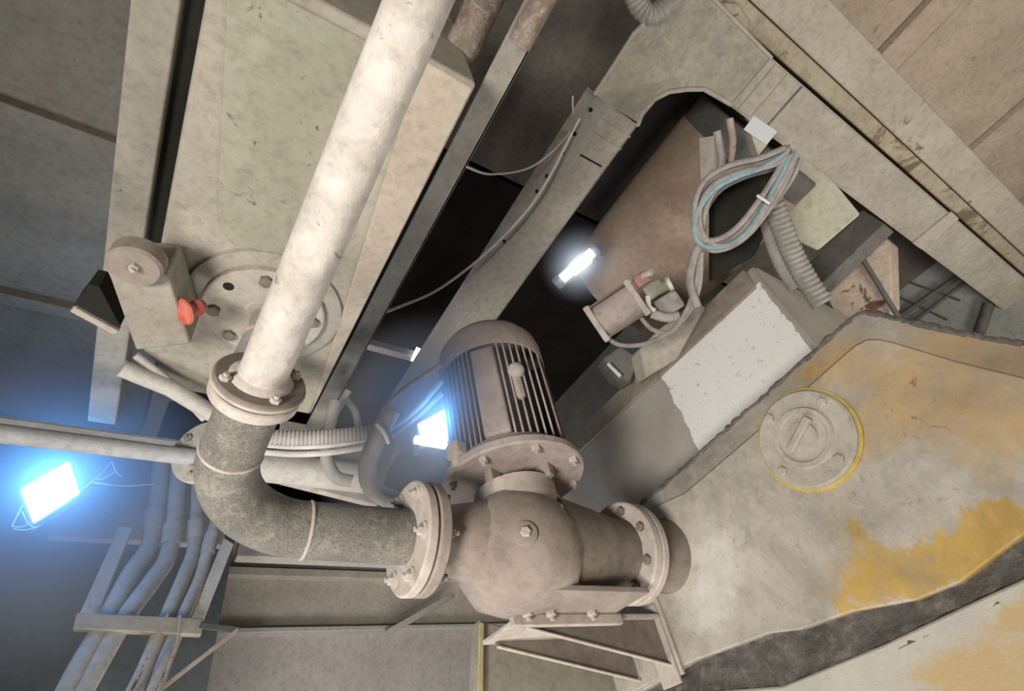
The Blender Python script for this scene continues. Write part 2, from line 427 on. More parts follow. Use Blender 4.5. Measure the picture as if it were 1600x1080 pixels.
rid = [at(u, v, x=1.478) for u, v in ((1600, 590), (1500, 566), (1400, 536), (1375, 530), (1355, 530), (1335, 540), (1210, 650), (1070, 770))]
rid_far = [V((1.478, 1.24, .77)), V((1.478, 1.60, .66))]
inner_ = [V((1.478, -.10, .44))] + rid + rid_far; outer_ = [near_t] + top + far[:2]
mb = MB(); mb.loft([[a, b] for a, b in zip(inner_, outer_)], False, False).build('top_chamfer', TM, tank, smooth=20)
MB().prism(inner_ + [V((1.478, 1.60, .27))] + [p * (1.478 / 1.5) for p in bot] + [V((1.478, .1, .28))], (.021, 0, 0)).build('face_plate', TM, tank, bevel=.004)
mb = MB(); rp = resample(outer_[1:], .01)
mb.tube([p + V((.004, 0, .003)) + V((0, noise.noise(p * 70), noise.noise(p * 55 + V((9, 0, 0))))) * .006 for p in rp], [.007 + .008 * abs(noise.noise(p * 45)) for p in rp], 8).build('dust_ridge', M['band'], tank)
MB().rng((1.462, 1.27, .26), (1.478, 1.36, .50)).build('mounting_strip', M['dust'], tank, bevel=.004)
# bolted round cover
cv = at(1262, 686, x=1.478)
cover = MB().lathe(cv + V((.004, 0, 0)), (-1, 0, 0), [(.138, 0), (.138, .022), (.132, .028), (.088, .028), (.083, .036), (.070, .036), (.066, .030), (.045, .030), (.042, .038), (.01, .040)], 56).build('round_cover', M['tray'], tank, smooth=35)
MB().lathe(cv + V((.0, 0, 0)), (-1, 0, 0), [(.147, 0), (.147, .008), (.138, .009)], 56).build('yellow_seat_ring', dusty('seat_ring', (.42, .32, .08), (.5, .40, .14), 9), tank)
MB().beam(cv + V((-.040, .045, -.02)), cv + V((-.040, -.05, .03)), .022, .02, (1, 0, 0)).build('grab_bar', M['tray'], cover, bevel=.004)
for p in ring_pts(cv + V((-.022, 0, 0)), (-1, 0, 0), .112, 4, .45):
    MB().hexbolt(p, (-1, 0, 0), .014, .014).build('bolt', M['tray'], cover)

# painted block behind the tank
b_org = V((1.8, 1.0, 1.3))
e1, e2 = at(1162, 419, x=1.8), at(905, 668, x=1.8); zb = 1.535
mb = MB()
sec = lambda y: [V((1.8, y, zb - .13)), V((1.8, y, .75)), V((2.75, y, .75)), V((2.75, y, zb)), V((1.87, y, zb + .02)), V((1.83, y, zb))]
BL = thing('concrete_block', 'long cement-coloured block with a fresh white paint patch behind the tank', 'block', b_org)
MB().loft([sec(.46), sec(2.3)]).build('block_body', block_material(b_org), BL, bevel=.014)
MB().prism([V((1.796, .49, zb - .13)), V((1.826, .49, zb + .006)), V((1.83, 2.28, zb + .006)), V((1.80, 2.28, zb - .13))], (-.012, 0, .002)).build('top_chamfer', dusty('block_edge_dust', (.24, .20, .16), (.34, .30, .25), 7), BL, bevel=.004)

# ================================================================== ELBOW, FLANGES, WHITE PIPE
PY, PZ = 1.19, .596
Bd = V((.042, -.975, .219)).normalized()
E1 = V((.287, PY, PZ)); R_ = .214
E2 = E1 + (V((-1, 0, 0)) + Bd) * R_
FL = E2 + Bd * .168
cc = E1 + Bd * R_
dirs = []
path = [V((.60, PY, PZ)), V((.5, PY, PZ)), V((.4, PY, PZ)), V((.32, PY, PZ))]
arc = []
for k in range(15):
    a = math.pi / 2 * k / 14
    arc.append(cc - Bd * R_ * math.cos(a) + V((-1, 0, 0)) * R_ * math.sin(a))
path += arc + [E2 + Bd * .06, E2 + Bd * .12, FL]
L = [0]
for a, b in zip(path, path[1:]): L.append(L[-1] + (b - a).length)
rad = [.069 - .0135 * s / L[-1] for s in L]
elbow = thing('pipe_elbow', 'grit-covered grey steel elbow between the pump and the white pipe', 'pipe', path[0])
MB().tube(path, rad, 40).build('elbow_tube', M['grit'], elbow)
def ringmb(c, ax, r, w=.006): return MB().tube([V(c) + p for p in [q - V((0, 0, 0)) for q in ring_pts((0, 0, 0), ax, r, 40)]] + [V(c) + ring_pts((0, 0, 0), ax, r, 40)[0]], w, 8)
ringmb(E1, X, .0625, .005).build('weld_seam', M['dust'], elbow)
ringmb(E2, Bd, .0565, .0045).build('weld_seam', M['dust'], elbow)
f = MB().disc(FL - Bd * .026, Bd, .080, .024, .003).build('upper_flange', M['dust'], elbow)
f2 = MB().disc(V((.535, PY, PZ)), X, .142, .028, .005, 48).build('pump_side_flange', M['dust'], elbow)
for p in ring_pts(V((.535, PY, PZ)), X, .112, 6, .3):
    MB().lathe(p, -X, [(.022, -.002), (.021, .004), (.013, .006)], 20).build('bolt_boss', M['dust'], f2)
    MB().hexbolt(p + V((-.004, 0, 0)), -X, .013, .014, .008).build('bolt', M['dust'], f2)

wp = thing('discharge_pipe', 'chipped white-painted pipe rising from the bolted flange towards the ceiling', 'pipe', FL)
top_end = FL + Bd * 1.35
MB().tube([FL + Bd * (.012 + 1.3 * k / 12) for k in range(13)], .0425, 40).build('pipe_tube', M['white_pipe'], wp)
MB().lathe(FL + Bd * .018, Bd, [(.058, 0), (.052, .008), (.0445, .012), (.043, .02)], 40).build('weld_fillet', M['white_pipe'], wp)
f = MB().disc(FL, Bd, .080, .020, .003).build('flange', M['flange_face'], wp)
for p in ring_pts(FL + Bd * .019, Bd, .0645, 4, .42):
    MB().hexbolt(p, Bd, .010, .009, .006).build('bolt', M['dust'], f)
ringmb(FL + Bd * .009, Bd, .0798, .0035).build('rim', M['dust'], f)

# ================================================================== PUMP
PX = .915
pump = thing('pump', 'dusty inline pump casing between the elbow and the yellow tank', 'pump', (PX, PY, PZ - .17))
prof = [(.02, -.175), (.09, -.17), (.145, -.14), (.178, -.08), (.185, -.01), (.165, .06), (.125, .10), (.11, .12)]
MB().lathe((PX - .04, PY, PZ), Z, prof, 48).build('volute_casing', M['dust_pump'], pump)
def neck(x0, x1, r0, r1, x2):
    return MB().tube([V((x0 + (x1 - x0) * k / 8, PY, PZ)) for k in range(9)] + [V((x2, PY, PZ))], [r0 + (r1 - r0) * (k / 8) for k in range(9)] + [r1], 36)
neck(PX - .06, .62, .13, .085, .572).build('outlet_neck', M['dust_pump'], pump)
neck(PX + .05, 1.22, .155, .105, 1.31).build('inlet_neck', M['dust_dark'], pump)
f = MB().disc((.567, PY, PZ), X, .142, .032, .005, 48).build('outlet_flange', M['dust_pump'], pump)
for p in ring_pts(V((.599, PY, PZ)), X, .112, 6, .3): MB().hexbolt(p, X, .016, .016, .012).build('bolt', M['dust_pump'], f)
f = MB().disc((1.275, PY, PZ), X, .158, .032, .005, 48).build('inlet_flange', M['dust'], pump)
for p in ring_pts(V((1.275, PY, PZ)), -X, .128, 8, .2): MB().hexbolt(p, -X, .015, .015).build('bolt', M['dust_dark'], f)
MB().lathe((PX - .01, PY, PZ + .05), Z, [(.135, 0), (.135, .06), (.128, .075), (.128, .118), (.10, .13), (.085, .135)], 44).build('bearing_cover', M['dust'], pump, smooth=35)
MB().lathe((PX - .01, PY, PZ + .20), Z, [(.06, -.03), (.055, .008)], 24).build('shaft_housing', M['dark_steel'], pump)
for k in range(4):
    a = math.radians(20 + 90 * k); d = V((math.cos(a), math.sin(a), 0))
    MB().box(V((PX, PY, PZ + .186)) + d * .115, (.05, .03, .045), (d, d.cross(Z), Z)).build('lantern_rib', M['dust_pump'], pump, bevel=.005)
# drain boss and cover bolts on the side toward the viewer
vd = V((-.45, -.85, -.1)).normalized()
MB().lathe(V((PX - .04, PY, PZ - .03)) + vd * .165, vd, [(.034, 0), (.032, .022), (.02, .027)], 20).build('drain_boss', M['dust_pump'], pump)
MB().hexbolt(V((PX - .04, PY, PZ - .03)) + vd * .19, vd, .014, .014).build('drain_plug', M['dust'], pump)
for ang in (-150, -112, -75, -35):
    a = math.radians(ang); d = V((math.cos(a), math.sin(a), 0))
    MB().hexbolt(V((PX - .01, PY, PZ + .035)) + d * .150, Z, .013, .018).build('bolt', M['dust_pump'], pump)
# foot plate seen from below
MB().rng((.86, 1.09, .43), (1.24, 1.27, .447)).build('foot_plate', M['dust_pump'], pump, bevel=.003)
MB().rng((.86, 1.25, .40), (1.26, 1.27, .43)).build('foot_lip', M['dust'], pump, bevel=.003)
for x in (.90, .98, 1.13): MB().hexbolt((x, 1.235, .431), -Z, .015, .014, .01).build('bolt', M['dust'], pump)
MB().prism([V((1.0, 1.15, .44)), V((1.13, 1.15, .44)), V((1.05, 1.15, .56))], (0, .02, 0)).build('foot_web', M['dust_pump'], pump, bevel=.003)

# tank nozzle joining the inlet flange
nz = thing('tank_nozzle', 'short dark flanged nozzle joining the pump inlet to the tank', 'pipe', (1.5, PY, PZ))
MB().tube([V((1.33, PY, PZ)), V((1.40, PY, PZ)), V((1.46, PY, PZ)), V((1.515, PY, PZ))], [.105, .108, .115, .135], 36).build('nozzle_tube', M['dust_dark'], nz)
MB().disc((1.308, PY, PZ), X, .158, .030, .005, 48).build('flange', M['dust'], nz)

# bracket shelf
bk = thing('pump_bracket', 'triangular gusset bracket holding the pump off the tank side', 'bracket', (1.5, 1.37, .42))
def gus(y):
    a, b = V((.93, y, .425)), V((1.462, y, .425)); c = V((1.462, y, .29)); d_ = V((.93, y, .41))
    return MB().prism([a, b, c, d_], (0, .008, 0))
for y in (1.30, 1.46):
    g_ = gus(y).build('gusset', M['dust_dark'], bk, bevel=.002)
    MB().beam((.93, y - .004, .409), (1.462, y - .004, .289), .012, .005, (0, 0, 1)).build('lower_rib', M['beige'], g_, bevel=.001)
MB().rng((.90, 1.275, .425), (1.462, 1.49, .437)).build('shelf_plate', M['dust'], bk, bevel=.002)
MB().rng((1.452, 1.28, .24), (1.462, 1.36, .47)).build('back_plate', M['beige'], bk, bevel=.002)
# pale leg behind the bracket
lg = MB().prism([at(748, 968, y=1.62), at(828, 990, y=1.62), at(1030, 1080, y=1.62), at(1030, 1180, y=1.62), at(738, 1180, y=1.62)], (0, .05, 0)).build('support_plate', M['cream'], bevel=.006)
tag(lg, 'pale cream sloping leg plate under the pump bracket', 'support')
st = MB().beam(at(752, 975, y=1.60), at(748, 1180, y=1.60), .012, .012).build('yellow_strip', dusty('yellow_strip', (.5, .42, .2), (.58, .5, .28), 9))
tag(st, 'thin yellowish strip running down the pale leg plate', 'strip')

# ================================================================== MOTOR
MX, MY = .915, PY
DZ = -.045
mo = thing('electric_motor', 'large finned electric motor standing upright above the pump', 'motor', (MX, MY, .85 + DZ))
toV = V((-.61, -.79, 0)).normalized()
def motor_housing():
    mb = MB()
    mb.lathe((MX, MY, .90 + DZ), Z, [(.140, 0), (.140, .40), (.13, .42)], 48)
    for k in range(34):
        a = 2 * math.pi * k / 34 + .03; d = V((math.cos(a), math.sin(a), 0))
        if d.dot(rot(toV, Z, math.radians(-6))) > 0: continue
        s = d.cross(Z)
        mb.prism([V((MX, MY, .905 + DZ)) + d * .135 + s * .0035, V((MX, MY, .905 + DZ)) + d * .195 + s * .0016, V((MX, MY, .905 + DZ)) + d * .195 - s * .0016, V((MX, MY, .905 + DZ)) + d * .135 - s * .0035], (0, 0, .375))
    p_ = rot(toV, Z, math.radians(-6)); sd = p_.cross(Z)       # parallel fins on the side toward the viewer
    for x in [.054 + .0175 * k for k in range(8)] + [-.054 - .0215 * k for k in range(7)]:
        r0 = math.sqrt(max(0, .138 ** 2 - x * x)) - .004; r1 = math.sqrt(.195 ** 2 - x * x); t_ = .0020 if x > 0 else .0032
        b0 = V((MX, MY, .905 + DZ)) + sd * x
        mb.prism([b0 + p_ * r0 + sd * t_, b0 + p_ * r1 + sd * t_, b0 + p_ * r1 - sd * t_, b0 + p_ * r0 - sd * t_], (0, 0, .385))
    return mb
hs = motor_housing().build('finned_housing', M['dust_pink'], mo, smooth=30)
pd = rot(toV, Z, math.radians(-6))
MB().box(V((MX, MY, 1.10 + DZ)) + pd * .168, (.04, .085, .36), (pd, pd.cross(Z), Z)).build('side_pad', M['dust_pink'], mo, bevel=.008)
pe = rot(toV, Z, math.radians(24))
MB().box(V((MX, MY, 1.10 + DZ)) + pe * .185, (.03, .035, .12), (pe, pe.cross(Z), Z)).build('lifting_lug', M['dust'], mo, bevel=.012)
MB().lathe(V((MX, MY, 1.15 + DZ)) + pe * .19, pe, [(.028, 0), (.028, .018), (.018, .03), (.004, .033)], 20).build('lifting_eye', M['dust'], mo)
fc = [(.196, 0), (.199, .006), (.199, .075), (.192, .11), (.17, .145), (.13, .165), (.06, .172), (.005, .173)]
MB().lathe((MX, MY, 1.285 + DZ), Z, [(.10, .045), (.192, .04), (.193, .0)] + fc, 56).build('fan_cover', M['dust_pink'], mo, smooth=50)
MB().lathe((MX, MY, .845 + DZ), Z, [(.10, .001), (.225, 0), (.230, .006), (.230, .026), (.224, .032), (.20, .036), (.192, .06), (.176, .075)], 56).build('mounting_flange', M['dust_pink'], mo, smooth=35)
for p in ring_pts((MX, MY, .845 + DZ), -Z, .205, 8, .25): MB().hexbolt(p, -Z, .014, .016, .01).build('bolt', M['dust'], mo)
bx = V((-.93, -.15, 0)).normalized()
tb = MB().box(V((MX, MY, .86)) + bx * .222, (.045, .055, .05), (bx, bx.cross(Z), Z)).build('cable_entry_box', M['dust'], mo, bevel=.008)
MB().lathe(V((MX, MY, .84)) + bx * .225, -Z, [(.018, -.01), (.018, .03), (.014, .04)], 14).build('cable_gland', M['dust'], tb)

# ================================================================== HOPPER overhead
HZ = 1.25
hp = thing('hopper', 'cream-painted hopper box overhead with an embossed bottom panel', 'hopper', (.1, .9, HZ))
MB().prism([V((-.178, .40, HZ)), V((-.18, 1.44, HZ)), V((-.05, 1.60, HZ)), V((.365, 1.61, HZ)), V((.362, .30, HZ)), V((-.02, .31, HZ))], (0, 0, .75)).build('shell', M['cream'], hp, bevel=.012, seg=3)
MB().prism([V((-.15, .34, HZ)), V((-.075, .86, HZ)), V((-.06, .92, HZ)), V((-.02, .95, HZ)), V((.20, .93, HZ)), V((.22, .33, HZ))], (0, 0, -.008)).build('embossed_panel', M['cream2'], hp, bevel=.007, seg=3)
MB().prism([V((.225, .31, HZ - .001)), V((.355, .31, HZ - .001)), V((.362, 1.6, HZ - .001)), V((.30, 1.0, HZ - .001))], (0, 0, -.010)).build('side_strip', dusty('hopper_strip', (.37, .315, .255), (.46, .40, .335), 4), hp, bevel=.006)
bc = V((.105, 1.145, HZ))
MB().lathe(bc, -Z, [(.215, 0), (.212, .012), (.195, .016)], 56).build('seat_ring', M['cream'], hp)
bf = MB().lathe(bc + V((0, 0, -.012)), -Z, [(.165, 0), (.165, .018), (.160, .022), (.06, .022), (.055, .03), (.045, .032)], 56).build('blind_flange', M['beige'], hp, smooth=35)
for i, p in enumerate(ring_pts(bc + V((0, 0, -.034)), -Z, .132, 8, .2)):
    if i % 3 == 1: MB().lathe(p + V((0, 0, .002)), -Z, [(.014, 0), (.014, .003)], 16).build('bolt_hole', M['black'], bf)
    else: MB().hexbolt(p, -Z, .019, .013).build('bolt', M['dust_dark'], bf)
np_ = spline([bc + V((0, 0, -.04)), bc + V((0, .0, -.09)), bc + V((-.015, .03, -.16)), bc + V((-.03, .05, -.24))], 6)
MB().tube(np_, .036, 20).build('outlet_spout', M['hose_dark'], hp)
ringmb(bc + V((-.004, .01, -.11)), Z, .037, .007).build('hose_clamp', M['dust'], hp)

# steel channel right of the hopper
ch = thing('steel_channel', 'grey steel channel running alongside the right of the cream hopper', 'beam', (.45, 1.0, 1.4))
MB().rng((.415, .0, 1.40), (.485, 1.90, 1.408)).build('bottom_flange', M['steel'], ch, bevel=.002)
MB().rng((.477, .0, 1.40), (.485, 1.90, 1.55)).build('web', M['steel'], ch, bevel=.002)
cp = MB(); pth = [V((.385, .14 + .02 * k, 1.40 + .002 * math.sin(k))) for k in range(13)]
pth = [V((.36, -.1 + .03 * k, 1.52)) for k in range(15)]
cp.tube(pth, [.045 + .006 * noise.noise(V((k * .9, 0, 0))) for k in range(15)], 16)
tag(cp.build('crusted_pipe', M['rough_rust']), 'rough crusted brown pipe at the top beside the white pipe', 'pipe')
cp = MB().tube([V((.44, -.1 + .03 * k, 1.36)) for k in range(11)], [.028 + .004 * noise.noise(V((k * .9, 5, 0))) for k in range(11)], 14)
tag(cp.build('crusted_rod', M['rough_rust']), 'thin crusted rod lying along the top end of the steel channel', 'pipe')

# ================================================================== LEFT BEAM and the box hanging from it
lb = MB().rng((-.35, -.1, 1.5), (-.256, 2.22, 1.62)).build('long_beam', M['beam_dust'], bevel=.006)
tag(lb, 'dusty beige beam along the left of the dark slot', 'beam')
sl = MB().rng((-.250, -.1, 1.53), (-.20, 1.27, 1.56)).build('slot_shade', M['black'])  # solid black bar stands in for the shade in the slot
tag(sl, 'black strip put in as the shade of the slot between the beige beam and the cream hopper', 'strip')

vb_o = at(225, 480, z=1.10)
hx = thing('hanging_box', 'pale dusty box bracket hanging under the beam end left of the red handle', 'bracket', vb_o)
zq = 1.10
q = [at(168, 425, z=zq), at(262, 430, z=zq), at(298, 538, z=zq), at(212, 548, z=zq)]
MB().prism(q, (0, 0, .13)).build('box_body', M['box_dust'], hx, bevel=.006)
capc = at(213, 413, z=zq - .01)
cpb = MB().lathe(capc + V((0, 0, .03)), -Z, [(.056, 0), (.056, .04), (.05, .047)], 30).build('round_cap', M['dust_pump'], hx)
MB().hexbolt(capc + V((0, -.008, -.017)), -Z, .011, .011, .007).build('bolt', M['beige'], cpb)
q2 = [at(140, 445, z=1.14), at(155, 448, z=1.14), at(188, 510, z=1.14), at(180, 515, z=1.14), at(115, 478, z=1.14)]
MB().prism(q2, (0, 0, .06)).build('recess_shade', M['black'], hx)  # black block stands in for the shaded inside of the recess
MB().beam(at(115, 480, z=1.14), at(184, 517, z=1.14), .02, .02).build('recess_lip', M['beige'], hx, bevel=.002)

rv = thing('red_valve', 'small valve with a red handle left of the bolted blind flange', 'valve', at(296, 484, z=1.10))
hxd = at(280, 489, z=1.09) - at(312, 480, z=1.13)
MB().lathe(at(318, 478, z=1.14), hxd, [(.016, 0), (.016, .06)], 16).build('valve_body', M['redbrown'], rv)
MB().lathe(at(308, 481, z=1.125), hxd, [(.012, -.012), (.021, -.006), (.021, .006), (.012, .012)], 20).build('knob', M['red'], rv, smooth=30)
MB().lathe(at(291, 486, z=1.105), hxd, [(.02, -.004), (.033, 0), (.036, .006), (.033, .012), (.02, .014)], 24).build('handle', M['red'], rv, smooth=40)

# ================================================================== CABLE TRAYS
TZ = 2.0
tr = thing('cable_tray', 'long straight dusty cable tray running down towards the motor', 'cable tray', (1.13, 1.2, TZ))
MB().rng((1.085, .30, TZ), (1.245, 3.3, TZ + .006)).build('bottom_sheet', M['tray'], tr, bevel=.002)
a_ = MB().prism([V((1.085, .30, TZ)), V((1.085, 3.3, TZ)), V((1.0, 3.3, TZ + .075)), V((1.0, .30, TZ + .075))], (-.004, 0, -.002)).build('side_rail', M['tray'], tr)
MB().rng((1.24, .30, TZ), (1.246, 3.3, TZ + .1)).build('side_rail', M['tray'], tr)
for y in (.36, .47, .56, .68, .76, 1.05):
    d_ = V((-.66, 0, -.75)).normalized()
    MB().lathe(V((1.045, y, TZ + .034)) + d_ * .003, d_, [(.009, 0), (.009, .003)], 12).build('slot', M['black'], a_)
MB().rng((1.10, .52, TZ - .004), (1.22, .527, TZ - .001)).build('joint_line', M['black'], tr)
for y in (.31, .36, .42): MB().rng((1.08, y, TZ - .004), (1.25, y + .006, TZ - .0005)).build('joint_ridge', M['tray'], tr)

cor = thing('tray_corner', 'blotched ninety-degree cable tray corner with a curved inner edge', 'cable tray', (1.25, .1, TZ))
inner = [V((1.245 + .29 * (1 - math.cos(math.pi / 2 * k / 12)), .30 - .26 * math.sin(math.pi / 2 * k / 12), TZ)) for k in range(13)]
inner = [at(u, v, z=TZ) for u, v in ((1003, 178), (1022, 155), (1045, 143), (1075, 139), (1100, 139), (1125, 153), (1142, 163))]
inner.insert(0, V((1.246, .31, TZ)))
outer = [V((1.562, .05, TZ)), V((1.562, -.15, TZ)), V((1.16, -.17, TZ)), V((1.05, -.10, TZ)), V((1.0, .06, TZ)), V((1.0, .30, TZ))]
MB().prism(inner + outer, (0, 0, .008)).build('bottom_sheet', M['tray_blotch'], cor, bevel=.002)
MB().tube([p + V((0, 0, -.002)) for p in inner], .010, 8).build('inner_lip', M['tray'], cor)
MB().tube([p + V((0, 0, -.001)) for p in outer], .008, 8).build('outer_lip', M['tray'], cor)

tx = thing('cable_tray', 'straight dusty cable tray running from the corner down to the right edge', 'cable tray', (3, 0, TZ))
MB().rng((1.56, -.145, TZ), (4.6, .055, TZ + .006)).build('bottom_sheet', M['tray'], tx, bevel=.002)
MB().rng((1.56, .055, TZ - .004), (4.6, .062, TZ + .1)).build('side_rail', M['tray'], tx)
MB().rng((1.56, -.150, TZ - .004), (4.6, -.145, TZ + .1)).build('side_rail', M['tray'], tx)
for x in (1.60, 1.68, 1.78): MB().rng((x, -.145, TZ - .004), (x + .008, .06, TZ - .0005)).build('joint_ridge', M['tray'] if x < 1.7 else M['dark_steel'], tx)
MB().rng((3.2, -.16, TZ - .012), (3.3, .065, TZ - .0005)).build('splice_plate', M['beige'], tx, bevel=.003)
MB().rng((1.7, .04, TZ - .012), (1.82, .07, TZ + .05)).build('clip', M['beige'], tx, bevel=.004)

# thin loose wires near the tray
wr = MB().tube(spline([at(895, 150, z=2.07), at(890, 205, z=2.05), at(835, 258, z=1.9), at(770, 272, z=1.65), at(722, 258, z=1.412)], 10), .004, 8).build('loose_wire', M['cable_white'])
tag(wr, 'thin pale wire drooping between the steel channel and the tray top', 'wire')
wr = MB().tube(spline([at(605, 487, z=1.45), at(680, 455, d=2.3), at(745, 408, d=2.4), at(805, 350, d=2.35), at(850, 290, d=2.3), at(905, 185, d=2.27)], 10), .006, 8).build('loose_wire', M['cable_white'])
tag(wr, 'thin wire rising from the dark gap up along the side of the long tray', 'wire')
M['fixture'] = dusty('fixture', (.42, .38, .35), (.5, .46, .43), 6)
ft = thing('tube_light', 'slim light batten glowing at one end in the dark gap', 'lamp', at(640, 555, d=3.2))
pA, pB = at(575, 538, d=3.2), at(712, 574, d=3.2)
MB().beam(pA, pB, .05, .05).build('batten', M['fixture'], ft, bevel=.004)
for u, v, k in ((653, 556, 14), (709, 571, 9)):
    MB().beam(at(u - k / 2, v - 3, d=3.16), at(u + k / 2, v + 3, d=3.16), .06, .07).build('lit_tube', M['gap'], ft)

# ================================================================== HORIZONTAL PIPES behind (left to right)
hpz = 1.30; hy = 2.0
def xp(u0, v0, u1, v1, y): return at(u0, v0, y=y), at(u1, v1, y=y)
hp2 = thing('steel_pipe', 'pale horizontal steel pipe ending in a bolted flange behind the elbow', 'pipe', at(200, 690, y=1.9))
zp_ = at(280, 712, y=1.9).z; fx = at(303, 712, y=1.9).x
MB().tube([V((-2.2, 1.9, zp_)), V((-1, 1.9, zp_)), V((fx + .005, 1.9, zp_))], .030, 24).build('pipe_tube', M['pvc_blue'], hp2)
fn = V((-.62, -.75, -.2)).normalized(); fc_ = at(322, 708, y=1.9)
fl_ = MB().disc(fc_, fn, .118, .022, .004).build('flange', M['pvc'], hp2)
for p in ring_pts(fc_ + fn * .021, fn, .088, 6, .2): MB().hexbolt(p, fn, .016, .014, .01).build('bolt', M['beige'], fl_)
hp3 = thing('steel_pipe', 'pale pipe length carrying on from the flange behind the elbow', 'pipe', V((.3, 1.9, zp_)))
MB().tube([V((fx + .015, 1.9, zp_)), V((.4, 1.9, zp_)), V((.68, 1.9, zp_))], .06, 24).build('pipe_tube', M['pvc'], hp3)
an = MB().rng((-2.4, 1.93, zp_ + .075), (.12, 1.98, zp_ + .083)).rng((-2.4, 1.974, zp_ + .02), (.12, 1.98, zp_ + .083)).build('angle_bar', M['pvc_blue'])
tag(an, 'long pale angle bar just above the horizontal steel pipe', 'beam')
# diagonal struts under the hopper
for (u0, v0, u1, v1, r, lab) in ((190, 575, 345, 655, .026, 'round strut slanting down from the hanging box to the elbow'), (212, 555, 320, 655, .012, 'thin rod slanting just below the round strut')):
    o = MB().tube([at(u0, v0, d=1.9), at((u0 + u1) / 2, (v0 + v1) / 2 - 8, d=1.92), at(u1, v1, d=1.95)], r, 14).build('strut', M['pvc'])
    tag(o, lab, 'pipe')

# ================================================================== CONDUITS on the left wall
cy = 2.8
def cnd(pts, r, lab, mat=None):
    P = [at(u, v, y=cy - d) for u, v, d in pts]
    o = thing('conduit', lab, 'pipe', P[-1], 'bent conduits dropping to the cross bar')
    MB().tube(spline(P, 8), r, 18).build('tube', mat or M['pvc'], o)
    k = P[1]; d0 = (P[1] - P[0]).normalized()
    MB().tube([k - d0 * .12, k - d0 * .02], r * 1.18, 18).build('coupling', mat or M['pvc'], o)
cnd([(255, 690, 0), (238, 835, 0), (205, 895, .05), (168, 965, .12), (120, 1050, .2), (95, 1100, .24)], .036, 'grey bent conduit furthest from the elbow on the cross bar')
cnd([(280, 735, 0), (265, 858, 0), (240, 905, .05), (198, 962, .12), (140, 1060, .2), (112, 1110, .24)], .037, 'pale bent conduit second from the lamp side with a broad coupling')
cnd([(310, 750, 0), (304, 850, 0), (288, 900, .05), (260, 966, .12), (225, 1050, .2), (200, 1100, .25)], .030, 'pale slim bent conduit crossing the middle of the bar')
cnd([(345, 790, 0), (322, 870, .02), (310, 910, .05), (285, 966, .12), (255, 1040, .2), (235, 1100, .25)], .028, 'pale bent conduit closest to the big elbow')
o = MB().prism([at(u, v, y=2.72) for u, v in ((186, 822), (208, 824), (152, 962), (124, 960))], (0, .06, 0)).build('support_rail', M['pvc'], bevel=.004)
tag(o, 'flat slanting rail at the lamp end of the cross bar', 'bracket')
o = MB().prism([at(u, v, y=2.72) for u, v in ((350, 840), (366, 850), (318, 970), (298, 968))], (0, .06, 0)).build('support_rail', M['pvc'], bevel=.004)
tag(o, 'flat slanting rail at the elbow end of the cross bar', 'bracket')
o = MB().prism([at(u, v, y=2.6) for u, v in ((120, 957), (318, 966), (315, 992), (114, 982))], (0, .04, 0)).build('cross_bar', M['cream'], bevel=.004)
tag(o, 'pale flat cross bar clamping the bent conduits to the wall', 'bracket')
o = MB().rng((-.42, 2.95, 1.36), (.3, 3.0, 1.80)).build('wall_plate', M['back_wall'], bevel=.006)
tag(o, 'dusty grey plate on the wall behind the conduits', 'panel')
o = MB().rng((.38, 2.98, 1.32), (2.0, 3.06, 1.46)).build('wall_rail', M['back_wall'], bevel=.006)
tag(o, 'dusty rail running along the wall beneath the elbow', 'beam')
for pts, lab in (([(262, 960), (235, 1020), (203, 1085)], 'thin wire hanging from the middle of the cross bar'), ([(282, 962), (275, 1010), (243, 1085)], 'thin wire hanging from the elbow end of the cross bar')):
    tag(MB().tube(spline([at(u, v, y=2.5) for u, v in pts], 8), .005, 8).build('hanging_wire', M['rust']), lab, 'wire')
tag(MB().beam(at(372, 984, y=2.6), at(245, 1082, y=2.6), .014, .014).build('brace_rod', M['rust']), 'thin rusty rod slanting down from the end of the cross bar', 'rod')
tag(MB().beam(at(312, 978, y=2.6), at(374, 985, y=2.6), .012, .02).build('short_bar', M['dark_steel']), 'short dark bar sticking out of the cross bar end', 'rod')
tag(MB().beam(at(700, 935, y=3.88), at(605, 990, y=3.88), .06, .04).build('diagonal_brace', M['back_wall']), 'short diagonal brace on the wall under the pump flange', 'rod')

# ================================================================== HOSES near the motor
h1 = MB().hose([at(u, v, d=1.75) for u, v in ((395, 680), (450, 685), (520, 682), (580, 676), (600, 672))], .022, .012).build('corrugated_hose', M['hose'])
tag(h1, 'ribbed flexible hose running level from the elbow to the cable tie', 'hose')
for k, (du, lab) in enumerate(((0, 'smooth pale cable under the ribbed hose, upper of two'), (12, 'smooth pale cable under the ribbed hose, lower of two'))):
    o = MB().tube(spline([at(u, v + du, d=1.78 + .02 * k) for u, v in ((400, 694), (470, 698), (540, 692), (600, 676), (650, 640), (690, 595 + 8 * k))], 8), .010, 10).build('motor_cable', M['cable_white'])
    tag(o, lab, 'cable')
h2 = MB().hose([at(u, v, d=1.68) for u, v in ((612, 640), (598, 668), (578, 715), (578, 755), (605, 778), (650, 790))], .028, .012, .06).build('corrugated_hose', M['hose'])
tag(h2, 'thick hose curling down from the cable tie to behind the pump flange', 'hose')
h3 = MB().hose([at(u, v, d=2.0) for u, v in ((525, 625), (512, 680), (510, 715), (525, 745), (550, 752))], .022, .012, .08).build('corrugated_hose', M['hose_dark'])
tag(h3, 'grey hose looping down beneath the level ribbed hose', 'hose')
